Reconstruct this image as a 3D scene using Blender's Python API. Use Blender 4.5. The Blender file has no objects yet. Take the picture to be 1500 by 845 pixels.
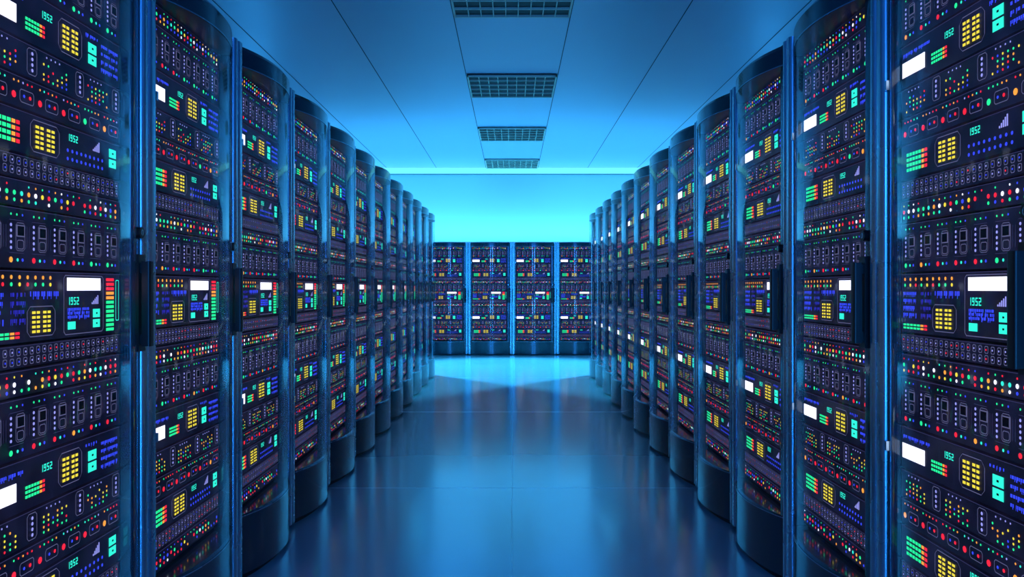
import bpy, math, random
from mathutils import Vector
random.seed(7)
scn = bpy.context.scene
scn.view_settings.view_transform = 'Standard'
scn.view_settings.look = 'None'

# ------------------------------------------------------------------ materials
def new_mat(name):
    m = bpy.data.materials.new(name); m.use_nodes = True
    nt = m.node_tree
    for n in list(nt.nodes): nt.nodes.remove(n)
    out = nt.nodes.new('ShaderNodeOutputMaterial')
    return m, nt, out

def pbr(name, col, rough=.5, metal=0., noise=0., nscale=8., spec=.5, coat=0.):
    m, nt, out = new_mat(name)
    b = nt.nodes.new('ShaderNodeBsdfPrincipled')
    b.inputs['Base Color'].default_value = (*col, 1)
    b.inputs['Roughness'].default_value = rough
    b.inputs['Metallic'].default_value = metal
    b.inputs['Specular IOR Level'].default_value = spec
    b.inputs['Coat Weight'].default_value = coat
    if noise > 0:
        tc = nt.nodes.new('ShaderNodeTexCoord')
        nz = nt.nodes.new('ShaderNodeTexNoise'); nz.inputs['Scale'].default_value = nscale
        nz.inputs['Detail'].default_value = 4
        nt.links.new(tc.outputs['Object'], nz.inputs['Vector'])
        mr = nt.nodes.new('ShaderNodeMapRange')
        mr.inputs['To Min'].default_value = max(0, rough-noise)
        mr.inputs['To Max'].default_value = rough+noise
        nt.links.new(nz.outputs['Fac'], mr.inputs['Value'])
        nt.links.new(mr.outputs['Result'], b.inputs['Roughness'])
    nt.links.new(b.outputs[0], out.inputs[0])
    return m

def emis(name, col, s=1., sample=False):
    m, nt, out = new_mat(name)
    e = nt.nodes.new('ShaderNodeEmission')
    e.inputs[0].default_value = (*col, 1); e.inputs[1].default_value = s
    nt.links.new(e.outputs[0], out.inputs[0])
    if not sample:
        try: m.cycles.emission_sampling = 'NONE'
        except Exception: pass
    return m

def panel_mat():
    m, nt, out = new_mat('server_panel')
    b = nt.nodes.new('ShaderNodeBsdfPrincipled')
    tc = nt.nodes.new('ShaderNodeTexCoord')
    nz = nt.nodes.new('ShaderNodeTexNoise'); nz.inputs['Scale'].default_value = 9
    nt.links.new(tc.outputs['Object'], nz.inputs['Vector'])
    cr = nt.nodes.new('ShaderNodeValToRGB')
    cr.color_ramp.elements[0].color = (.007,.006,.02,1); cr.color_ramp.elements[0].position=.35
    cr.color_ramp.elements[1].color = (.028,.024,.06,1); cr.color_ramp.elements[1].position=.7
    nt.links.new(nz.outputs['Fac'], cr.inputs[0])
    nt.links.new(cr.outputs[0], b.inputs['Base Color'])
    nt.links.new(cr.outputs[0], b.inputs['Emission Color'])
    b.inputs['Emission Strength'].default_value = .35  # faint glow added so the panel faces stay less dark
    b.inputs['Roughness'].default_value = .45
    b.inputs['Specular IOR Level'].default_value = .35
    nt.links.new(b.outputs[0], out.inputs[0])
    m.cycles.emission_sampling = 'NONE'
    return m

def glass_mat():
    m, nt, out = new_mat('tinted_door_glass')
    t = nt.nodes.new('ShaderNodeBsdfTransparent'); t.inputs[0].default_value = (.84,.89,.95,1)
    g = nt.nodes.new('ShaderNodeBsdfGlossy'); g.inputs['Roughness'].default_value = .06
    g.inputs[0].default_value = (.8,.92,1,1)
    f = nt.nodes.new('ShaderNodeFresnel'); f.inputs[0].default_value = 1.42
    mn = nt.nodes.new('ShaderNodeMath'); mn.operation='MINIMUM'; mn.inputs[1].default_value=.30
    mx = nt.nodes.new('ShaderNodeMixShader')
    nt.links.new(f.outputs[0], mn.inputs[0]); nt.links.new(mn.outputs[0], mx.inputs[0])
    nt.links.new(t.outputs[0], mx.inputs[1]); nt.links.new(g.outputs[0], mx.inputs[2])
    nt.links.new(mx.outputs[0], out.inputs[0])
    return m

M = {}
M['body']  = pbr('rack_black_steel', (.02,.03,.045), .38, .6, .08)
M['metal'] = pbr('rack_brushed_post', (.32,.48,.58), .27, .9, .04, 5)
M['gloss'] = pbr('rack_gloss_black', (.018,.042,.065), .19, .5, 0, spec=.7, coat=.4)
M['panel'] = panel_mat()
M['slot']  = pbr('rack_slot_black', (.002,.002,.004), .6)
M['handle']= pbr('handle_black', (.006,.007,.009), .35, .2)
M['glass'] = glass_mat()
M['line']  = emis('outline_etch', (.15,.15,.31), .8)
M['line2'] = emis('outline_dim', (.05,.05,.15), .7)
M['white'] = emis('led_white', (.90,.86,1.), 2.)
M['lav']   = emis('led_lavender', (.34,.34,.88), 1.2)
M['red']   = emis('led_red', (1.,.02,.05), 1.4)
M['orange']= emis('led_orange', (1.,.35,.05), 1.4)
M['yel']   = emis('led_yellow', (.95,.74,.06), 1.25)
M['grn']   = emis('led_green', (.02,.85,.30), 1.4)
M['cyan']  = emis('led_cyan', (.03,.85,.62), 1.4)
M['blue']  = emis('led_blue', (.04,.07,.95), 1.3)
M['dblue'] = emis('led_deep_blue', (.03,.03,.5), 1.)
keys = list(M.keys()); IDX = {k:i for i,k in enumerate(keys)}

# ------------------------------------------------------------------ mesh builder
class MB:
    def __init__(s): s.v=[]; s.f=[]; s.m=[]; s.sm=[]
    def face(s, pts, mat, smooth=False):
        b=len(s.v); s.v+=pts; s.f.append(tuple(range(b,b+len(pts)))); s.m.append(IDX[mat]); s.sm.append(smooth)
    def q(s,x0,x1,z0,z1,y,mat): s.face([(x0,y,z0),(x1,y,z0),(x1,y,z1),(x0,y,z1)],mat)
    def box(s,x0,x1,y0,y1,z0,z1,mat):
        b=len(s.v)
        s.v+=[(x0,y0,z0),(x1,y0,z0),(x1,y1,z0),(x0,y1,z0),(x0,y0,z1),(x1,y0,z1),(x1,y1,z1),(x0,y1,z1)]
        for f in [(0,3,2,1),(4,5,6,7),(0,1,5,4),(1,2,6,5),(2,3,7,6),(3,0,4,7)]:
            s.f.append(tuple(b+i for i in f)); s.m.append(IDX[mat]); s.sm.append(False)
    def disc(s,cx,cz,r,y,mat,n=8):
        s.face([(cx+r*math.cos(2*math.pi*(i+.5)/n),y,cz+r*math.sin(2*math.pi*(i+.5)/n)) for i in range(n)],mat)
    def ring(s,x0,x1,z0,z1,t,y,mat,c=None):
        if c is None: c=min(x1-x0,z1-z0)*.18
        def pts(d,cc): 
            a,b,e,g=x0+d,x1-d,z0+d,z1-d
            return [(a+cc,y,e),(b-cc,y,e),(b,y,e+cc),(b,y,g-cc),(b-cc,y,g),(a+cc,y,g),(a,y,g-cc),(a,y,e+cc)]
        o=pts(0,c); i=pts(t,c*.8); b=len(s.v); s.v+=o+i
        for k in range(8):
            k2=(k+1)%8
            s.f.append((b+k,b+k2,b+8+k2,b+8+k)); s.m.append(IDX[mat]); s.sm.append(False)
    def sheet(s,prof,z0,z1,mat):
        b=len(s.v); n=len(prof)
        for x,y in prof: s.v+= [(x,y,z0),(x,y,z1)]
        for i in range(n-1):
            s.f.append((b+2*i,b+2*i+2,b+2*i+3,b+2*i+1)); s.m.append(IDX[mat]); s.sm.append(True)
    def loft(s,pa,za,pb,zb,mat):
        b=len(s.v); n=len(pa)
        for (x,y),(x2,y2) in zip(pa,pb): s.v+= [(x,y,za),(x2,y2,zb)]
        for i in range(n-1):
            s.f.append((b+2*i,b+2*i+2,b+2*i+3,b+2*i+1)); s.m.append(IDX[mat]); s.sm.append(True)
    def cap(s,prof,z,mat,up=True):
        p=[(x,y,z) for x,y in prof]
        if not up: p=p[::-1]
        s.face(p,mat)
    def build(s,name,mats):
        me=bpy.data.meshes.new(name); me.from_pydata(s.v,[],s.f)
        for k in mats: me.materials.append(k)
        me.polygons.foreach_set('material_index',s.m); me.polygons.foreach_set('use_smooth',s.sm)
        me.update(); return me

W2=.4; H=2.2
SAG=.072
def arc(x0,x1,sag,n=20,yb=0.):
    out=[]
    for i in range(n+1):
        s=-1+2*i/n
        out.append(((x0+x1)/2+(x1-x0)/2*s, yb-sag*(1-abs(s)**2.1)))
    return out
def stile(x0,x1,yf,yb,r,n=5):
    pr=[(x0,yb)]
    for i in range(n+1):
        a=math.pi+ (math.pi/2)*i/n
        pr.append((x0+r+r*math.cos(a), yf+r+r*math.sin(a)))
    for i in range(n+1):
        a=1.5*math.pi+(math.pi/2)*i/n
        pr.append((x1-r+r*math.cos(a), yf+r+r*math.sin(a)))
    pr.append((x1,yb)); return pr

SEG={'1':'bc','9':'abcdfg','5':'acdfg','2':'abdeg','8':'abcdefg'}
def digits(b,txt,x,z,h,mat,y):
    w=h*.5; t=h*.15
    for ch in txt:
        for g in SEG[ch]:
            if g=='a': b.q(x,x+w,z+h-t,z+h,y,mat)
            if g=='d': b.q(x,x+w,z,z+t,y,mat)
            if g=='g': b.q(x,x+w,z+h/2-t/2,z+h/2+t/2,y,mat)
            if g=='b': b.q(x+w-t,x+w,z+h/2,z+h,y,mat)
            if g=='c': b.q(x+w-t,x+w,z,z+h/2,y,mat)
            if g=='f': b.q(x,x+t,z+h/2,z+h,y,mat)
            if g=='e': b.q(x,x+t,z,z+h/2,y,mat)
        x+=w*1.45
def text(b,x0,x1,z,h,mat,y):
    x=x0
    while x<x1-.003:
        w=random.choice([.003,.004,.006,.008])
        b.q(x,min(x+w,x1),z,z+h,y,mat)
        if random.random()<.5: b.q(x,min(x+w*.5,x1),z-h*.6,z,y,mat)
        x+=w+.0022+ (random.random()<.2)*.006

X0,X1=-.322,.304; DW=X1-X0
YP=.034
YL=YP-.0012; YL2=YP-.0022
def U(u): return X0+DW*u
def yellow_block(b,u0,u1,z0,z1):
    b.ring(U(u0),U(u1),z0,z1,.0022,YL,'line')
    w=U(u1)-U(u0); h=z1-z0
    for c in range(2):
        for r in range(5):
            xa=U(u0)+w*(.16+c*.38); za=z0+h*(.13+r*.155)
            b.q(xa,xa+w*.12,za,za+h*.085,YL2,'yel'); b.q(xa+w*.16,xa+w*.27,za,za+h*.085,YL2,'yel')
def green_bars(b,u0,u1,z0,z1,rows):
    for r in range(rows):
        za=z0+(z1-z0)*r/rows; hh=(z1-z0)/rows*.62; n=7
        for i in range(n):
            xa=U(u0)+(U(u1)-U(u0))*i/n; xb=xa+(U(u1)-U(u0))/n*.82
            b.q(xa,xb,za,za+hh,YL,'red' if i==6 else ('orange' if i==5 else 'grn'))
def squares8(b,u0,u1,z0,z1):
    zm=(z0+z1)/2; xa,xb=U(u0),U(u1)
    for (p,q_) in ((z0,zm-.003),(zm+.002,z1)):
        b.q(xa,xb,p,q_,YL,'cyan')
        b.q(xa+(xb-xa)*.40,xa+(xb-xa)*.60,p+(q_-p)*.40,p+(q_-p)*.60,YL2,'slot')
def sigbars(b,u0,z0,h,mat='lav'):
    for i in range(5): b.q(U(u0)+i*.0075,U(u0)+i*.0075+.005,z0,z0+h*(i+1)/5,YL,mat)

def unitA(b,z0,h):
    b.q(U(.01),U(.215),z0+h*.24,z0+h*.60,YL,'white')
    text(b,U(.02),U(.26),z0+h*.74,.008,'blue',YL)
    green_bars(b,.27,.40,z0+h*.22,z0+h*.50,3)
    digits(b,'1952',U(.37),z0+h*.62,.018,'cyan',YL)
    yellow_block(b,.49,.67,z0+h*.14,z0+h*.86)
    squares8(b,.72,.79,z0+h*.2,z0+h*.68)
    for r in range(4): text(b,U(.83),U(.98),z0+h*(.18+.18*r),.008,'blue',YL)
    text(b,U(.70),U(.8),z0+h*.8,.007,'blue',YL)
def unitB(b,z0,h):
    for u in (.28,.62,.93):
        b.ring(U(u),U(u+.065),z0+h*.1,z0+h*.92,.0018,YL,'line')
        for r in range(4): b.disc(U(u+.032),z0+h*(.25+.17*r),.0045,YL2,'lav')
    for u in (.05,.39,.72):
        for c in range(6):
            for r in range(4):
                if random.random()<.75:
                    b.disc(U(u+c*.032),z0+h*(.14+.16*r),.0034,YL,random.choice(['yel','grn','orange','red','blue','yel','grn','grn']),6)
        for c in range(4): b.disc(U(u+.02+c*.03),z0+h*.86,.0026,YL,'lav',6)
def unitC(b,z0,h):
    for i in range(6):
        u=.015+i*.165
        b.ring(U(u+.055),U(u+.145),z0+h*.18,z0+h*.62,.0018,YL,'line')
        b.disc(U(u+.08),z0+h*.4,.0042,YL2,'blue',6); b.disc(U(u+.118),z0+h*.4,.005,YL2,'red',6)
        b.disc(U(u+.02),z0+h*.36,.0085,YL,random.choice(['red','red','grn','orange']))
        for c in range(5): b.disc(U(u+.02+c*.028),z0+h*.83,.003,YL,random.choice(['red','grn','cyan','orange','lav']),6)
def unitD(b,z0,h):
    green_bars(b,.05,.24,z0+h*.2,z0+h*.8,4)
    yellow_block(b,.30,.50,z0+h*.1,z0+h*.9)
    digits(b,'1952',U(.56),z0+h*.66,.018,'cyan',YL)
    for r in range(2):
        for c in range(9): b.disc(U(.56+c*.035),z0+h*(.18+.22*r),.005,YL,'blue',6)
    sigbars(b,.76,z0+h*.60,.028)
    squares8(b,.90,.965,z0+h*.28,z0+h*.82)
def unitE(b,z0,h):
    n=24
    for r in range(2):
        for i in range(n):
            x=U(.012+i*.041); z=z0+h*(.1+.44*r)+random.uniform(-.0005,.0005)
            b.ring(x,x+.015,z,z+h*.36,.0018,YL,'line')
            b.disc(x+.0075,z+h*.18,.0026,YL2,random.choice(['lav','lav','blue','blue','red','lav']),6)
def unitF(b,z0,h):
    n=22
    for i in range(n):
        for r,(zz,rr) in enumerate(((.2,.0045),(.48,.0060),(.78,.0028))):
            if random.random()<.85:
                b.disc(U(.025+i*.0445),z0+h*zz,rr,YL,random.choice(['red','red','grn','orange','white','cyan','yel','blue','grn','blue']))
def unitG(b,z0,h):
    n=7
    for i in range(n):
        u=.012+i*.141
        b.ring(U(u),U(u+.128),z0+h*.24,z0+h*.80,.0015,YL,'line2')
        b.q(U(u+.062),U(u+.112),z0+h*.52,z0+h*.72,YL,'line')
        b.q(U(u+.067),U(u+.107),z0+h*.54,z0+h*.70,YL2,'slot')
        b.ring(U(u+.058),U(u+.115),z0+h*.28,z0+h*.76,.0015,YL,'line')
        b.ring(U(u+.066),U(u+.108),z0+h*.31,z0+h*.47,.0018,YL,'line')
        for r in range(5): b.disc(U(u+.030),z0+h*(.33+.095*r),.0042,YL,'lav',6)
        b.disc(U(u+.03),z0+h*.13,.0070,YL,random.choice(['red','red','orange','grn']))
        b.disc(U(u+.07),z0+h*.13,.0042,YL,'cyan',6); b.disc(U(u+.10),z0+h*.13,.0042,YL,'blue',6)
        for c in range(3): b.disc(U(u+.03+c*.035),z0+h*.89,.0030,YL,'grn' if c<2 else 'blue',6)
def unitH(b,z0,h):
    for r in range(2):
        for c in range(9):
            b.disc(U(.035+c*.05),z0+h*(.81+.10*r),.0052,YL,('orange' if r else random.choice(['grn','red','yel','grn'])),6)
    for r in range(4):
        text(b,U(.02),U(.14),z0+h*(.28+.12*r),.009,'blue',YL)
        text(b,U(.18),U(.27),z0+h*(.28+.12*r),.009,'dblue',YL)
    text(b,U(.3),U(.5),z0+h*.64,.012,'blue',YL)
    green_bars(b,.02,.24,z0+h*.06,z0+h*.17,2)
    yellow_block(b,.28,.47,z0+h*.06,z0+h*.5)
    b.ring(U(.53),U(.85),z0+h*.04,z0+h*.96,.0022,YL,'line',.008)
    b.q(U(.555),U(.825),z0+h*.72,z0+h*.92,YL,'white')
    digits(b,'1952',U(.56),z0+h*.50,.020,'cyan',YL)
    sigbars(b,.75,z0+h*.50,.024)
    squares8(b,.76,.82,z0+h*.12,z0+h*.42)
    b.q(U(.56),U(.62),z0+h*.12,z0+h*.24,YL,'cyan')
    for r in range(3): text(b,U(.56),U(.73),z0+h*(.29+.06*r),.007,'blue',YL)
    for r in range(12):
        za=z0+h*(.04+.076*r)
        b.q(U(.875),U(.945),za,za+h*.05,YL,'grn' if r<7 else ('orange' if r<9 else 'red'))
    b.ring(U(.962),U(.992),z0+h*.2,z0+h*.9,.0022,YL,'cyan')

HT=dict(A=.127,B=.085,C=.078,D=.105,E=.058,F=.066,G=.145,H=.175)
FN=dict(A=unitA,B=unitB,C=unitC,D=unitD,E=unitE,F=unitF,G=unitG,H=unitH)

def build_rack():
    b=MB()
    b.box(-.397,.397,.055,.90,.03,2.19,'body')
    b.box(-.37,.37,.06,.88,0,.03,'slot')
    b.q(-.33,.32,.27,2.12,.052,'slot')
    z=2.12
    for u in 'FGABCDEFGHEFGABCDEF':
        h=HT[u]; z-=h
        g=.0035
        b.box(X0,X1,YP,.056,z+g,z+h-g,'panel')
        b.q(X0,X1,z+h-g-.002,z+h-g,YL,'line2')
        FN[u](b,z+g,h-2*g)
    for (xa,xb,mt,r,yf) in ((-.3985,-.345,'metal',.016,-.012),(-.342,-.325,'gloss',.006,.0),(.360,.3985,'metal',.014,-.012),(.308,.356,'gloss',.008,-.002)):
        p=stile(xa,xb,yf,.057,r); b.sheet(p,.02,H,mt); b.cap(p,H,mt); b.cap(p,.02,mt,False)
    a=arc(-.328,.350,SAG); ai=arc(-.322,.344,SAG-.012); ao=arc(-.328,.350,SAG+.003)
    b.sheet(a,2.115,2.182,'gloss'); b.loft(a,2.182,ai,2.197,'gloss')
    b.cap([(x,y) for x,y in ai]+[(.344,.06),(-.322,.06)],2.197,'gloss')
    b.cap([(x,y) for x,y in a]+[(.350,.05),(-.328,.05)],2.115,'body',False)
    b.sheet(ao,2.114,2.118,'metal')
    b.sheet(a,.02,.262,'gloss'); b.loft(a,.262,ai,.268,'gloss')
    b.cap([(x,y) for x,y in ai]+[(.344,.05),(-.322,.05)],.268,'gloss')
    b.sheet(ao,.258,.262,'metal')
    b.sheet(arc(-.32,.342,SAG-.02),0,.02,'slot')
    b.sheet(a,.262,2.115,'glass')
    p=stile(.316,.346,-.050,-.026,.006)
    b.sheet(p,1.03,1.28,'handle'); b.cap(p,1.28,'handle'); b.cap(p,1.03,'handle',False); b.q(.316,.346,1.03,1.28,-.026,'handle')
    b.box(.320,.342,-.028,-.001,1.035,1.065,'handle'); b.box(.320,.342,-.028,-.001,1.245,1.275,'handle')
    b.box(.310,.352,-.020,-.001,1.015,1.30,'handle')
    n=14; cx,cz,r=.333,1.365,.017
    pr=[(cx+r*math.cos(2*math.pi*i/n),cz+r*math.sin(2*math.pi*i/n)) for i in range(n+1)]
    for i in range(n):
        b.face([(pr[i][0],-.001,pr[i][1]),(pr[i+1][0],-.001,pr[i+1][1]),(pr[i+1][0],-.020,pr[i+1][1]),(pr[i][0],-.020,pr[i][1])],'handle')
    b.face([(x,-.020,zz) for x,zz in pr[:-1]],'handle'); b.disc(cx,cz,.009,-.0208,'metal',10); b.q(cx-.0015,cx+.0015,cz-.006,cz+.006,-.0215,'slot')
    for hz in (.735,1.8): b.box(-.342,-.330,-.008,.004,hz-.014,hz+.014,'metal')
    return b.build('server_rack', [M[k] for k in keys])

rack_me=build_rack()
def put(x,y,rot,sz=1.):
    o=bpy.data.objects.new('server_rack',rack_me); bpy.context.collection.objects.link(o)
    o.location=(x,y,0); o.rotation_euler=(0,0,rot); o.scale=(1,1,sz); return o
WA=1.113; P=.8; ZB=2.455
for k in range(-3,11):
    yc=ZB+P*k+P/2
    put(-WA,yc, math.pi/2)
    put( WA,yc,-math.pi/2)
YBACK=14.6
for i in range(-5,5):
    put(P*i+P/2,YBACK,0,.927)

# ------------------------------------------------------------------ room
CEIL=3.53; YW=15.62; XS=4.6; YN=-3.2
def simple(name, boxes, mats):
    me=bpy.data.meshes.new(name); v=[];f=[];mi=[]
    for (x0,x1,y0,y1,z0,z1,m) in boxes:
        b=len(v)
        v+=[(x0,y0,z0),(x1,y0,z0),(x1,y1,z0),(x0,y1,z0),(x0,y0,z1),(x1,y0,z1),(x1,y1,z1),(x0,y1,z1)]
        for q in [(0,3,2,1),(4,5,6,7),(0,1,5,4),(1,2,6,5),(2,3,7,6),(3,0,4,7)]:
            f.append(tuple(b+i for i in q)); mi.append(m)
    me.from_pydata(v,[],f)
    for m in mats: me.materials.append(m)
    me.polygons.foreach_set('material_index',mi); me.update()
    o=bpy.data.objects.new(name,me); bpy.context.collection.objects.link(o); return o

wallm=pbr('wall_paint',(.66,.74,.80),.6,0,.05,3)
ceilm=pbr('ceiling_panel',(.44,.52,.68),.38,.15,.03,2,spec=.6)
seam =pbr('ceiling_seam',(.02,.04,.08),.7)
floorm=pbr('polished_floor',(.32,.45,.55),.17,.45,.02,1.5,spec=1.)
fseam=pbr('floor_joint',(.40,.54,.64),.30,.3)
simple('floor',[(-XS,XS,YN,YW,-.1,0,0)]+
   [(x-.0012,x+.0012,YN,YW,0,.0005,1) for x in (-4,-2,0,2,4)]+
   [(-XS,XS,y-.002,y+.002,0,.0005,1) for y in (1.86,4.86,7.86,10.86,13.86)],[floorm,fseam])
TY=.957; ys=[5.9+2.87*i for i in range(-3,4)]
cb=[(-XS,XS,YN,YW,CEIL,CEIL+.1,0)]
for x in (.5,1.46,2.42,3.38,4.34):
    for s in (-1,1): cb.append((s*x-.004,s*x+.004,YN,YW,CEIL-.002,CEIL+.01,1))
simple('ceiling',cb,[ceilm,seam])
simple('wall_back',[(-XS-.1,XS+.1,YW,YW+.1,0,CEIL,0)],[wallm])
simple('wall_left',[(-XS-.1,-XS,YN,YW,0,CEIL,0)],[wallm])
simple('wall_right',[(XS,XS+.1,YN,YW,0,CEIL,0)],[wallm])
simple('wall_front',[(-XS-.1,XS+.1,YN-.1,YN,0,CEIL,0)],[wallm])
simple('trim_1',[(-XS,XS,YW-.05,YW-.001,CEIL-.12,CEIL-.003,0),(-XS,XS,YW-.06,YW-.001,CEIL-.135,CEIL-.12,1)],
   [emis('cove_glow',(.14,.78,1.),1.3,True),pbr('cove_lip',(.15,.25,.3),.5)])

lf=pbr('louvre_metal',(.60,.56,.45),.45,.1); lb=pbr('louvre_dark',(.02,.02,.02),.6)
def louvre(y0):
    L=TY; bx=[(-.49,.49,y0,y0+L,CEIL-.012,CEIL-.004,1)]
    zt=CEIL-.004; zb=CEIL-.03
    for (a,c,d,e) in ((-.49,-.474,y0,y0+L),(.474,.49,y0,y0+L),(-.49,.49,y0,y0+.016),(-.49,.49,y0+L-.016,y0+L)):
        bx.append((a,c,d,e,zb-.003,zt,0))
    for i in range(1,9):
        x=-.468+.936*i/9; bx.append((x-.004,x+.004,y0+.02,y0+L-.02,zb,zt-.008,0))
    for j in range(1,5):
        yy=y0+L*j/5; bx.append((-.474,.474,yy-.007,yy+.007,zb,zt-.008,0))
    simple('ceiling_louvre_light',bx,[lf,lb])
for yy in ys: louvre(yy)

# ------------------------------------------------------------------ lamps
def area(name,loc,target,sx,sy,power,col):
    l=bpy.data.lights.new(name,'AREA'); l.shape='RECTANGLE'; l.size=sx; l.size_y=sy; l.energy=power; l.color=col
    o=bpy.data.objects.new(name,l); bpy.context.collection.objects.link(o); o.location=loc
    o.rotation_euler=(Vector(target)-Vector(loc)).to_track_quat('-Z','Y').to_euler(); return o
def spot(name,loc,target,ang,power,col,rad=.08,blend=.3):
    l=bpy.data.lights.new(name,'SPOT'); l.spot_size=math.radians(ang); l.spot_blend=blend; l.energy=power; l.color=col; l.shadow_soft_size=rad
    o=bpy.data.objects.new(name,l); bpy.context.collection.objects.link(o); o.location=loc
    o.rotation_euler=(Vector(target)-Vector(loc)).to_track_quat('-Z','Y').to_euler(); return o
for s in (-1,1):
    area('alcove_lamp',(s*4.2,13.0,1.5),(0,13.6,1.3),1.4,2.0,75,(.04,.42,1.))
    # downlight that throws the pool on the floor between the row ends and the far racks
    spot('alcove_downlight',(s*2.6,13.0,3.2),(0,11.6,0),75,3600,(.06,.60,1.),.2,.5)
    area('added_upper_fill',(s*.75,-2.9,2.3),(0,6,3.1),.5,1.2,88,(.03,.27,1.))  # unseen fill added behind the camera for the ceiling and posts
    area('added_lower_fill',(s*.75,-2.9,.5),(0,6,.9),.5,.6,48,(.03,.36,1.))  # low unseen fill, also added behind the camera for post highlights
# added strip, hidden above the far racks, to brighten the wall behind them
area('added_wall_fill',(0,15.2,2.065),(0,15.42,3.0),8.,.14,95,(.09,.62,1.))
w=bpy.data.worlds.new('World'); scn.world=w; w.use_nodes=True
w.node_tree.nodes['Background'].inputs[0].default_value=(.01,.05,.12,1)

cam=bpy.data.cameras.new('camera'); co=bpy.data.objects.new('camera',cam); bpy.context.collection.objects.link(co)
cam.sensor_width=36; cam.lens=28.4; cam.clip_start=.05; cam.clip_end=100
co.location=(0,0,1.2); co.rotation_euler=(math.pi/2,0,0)
scn.camera=co
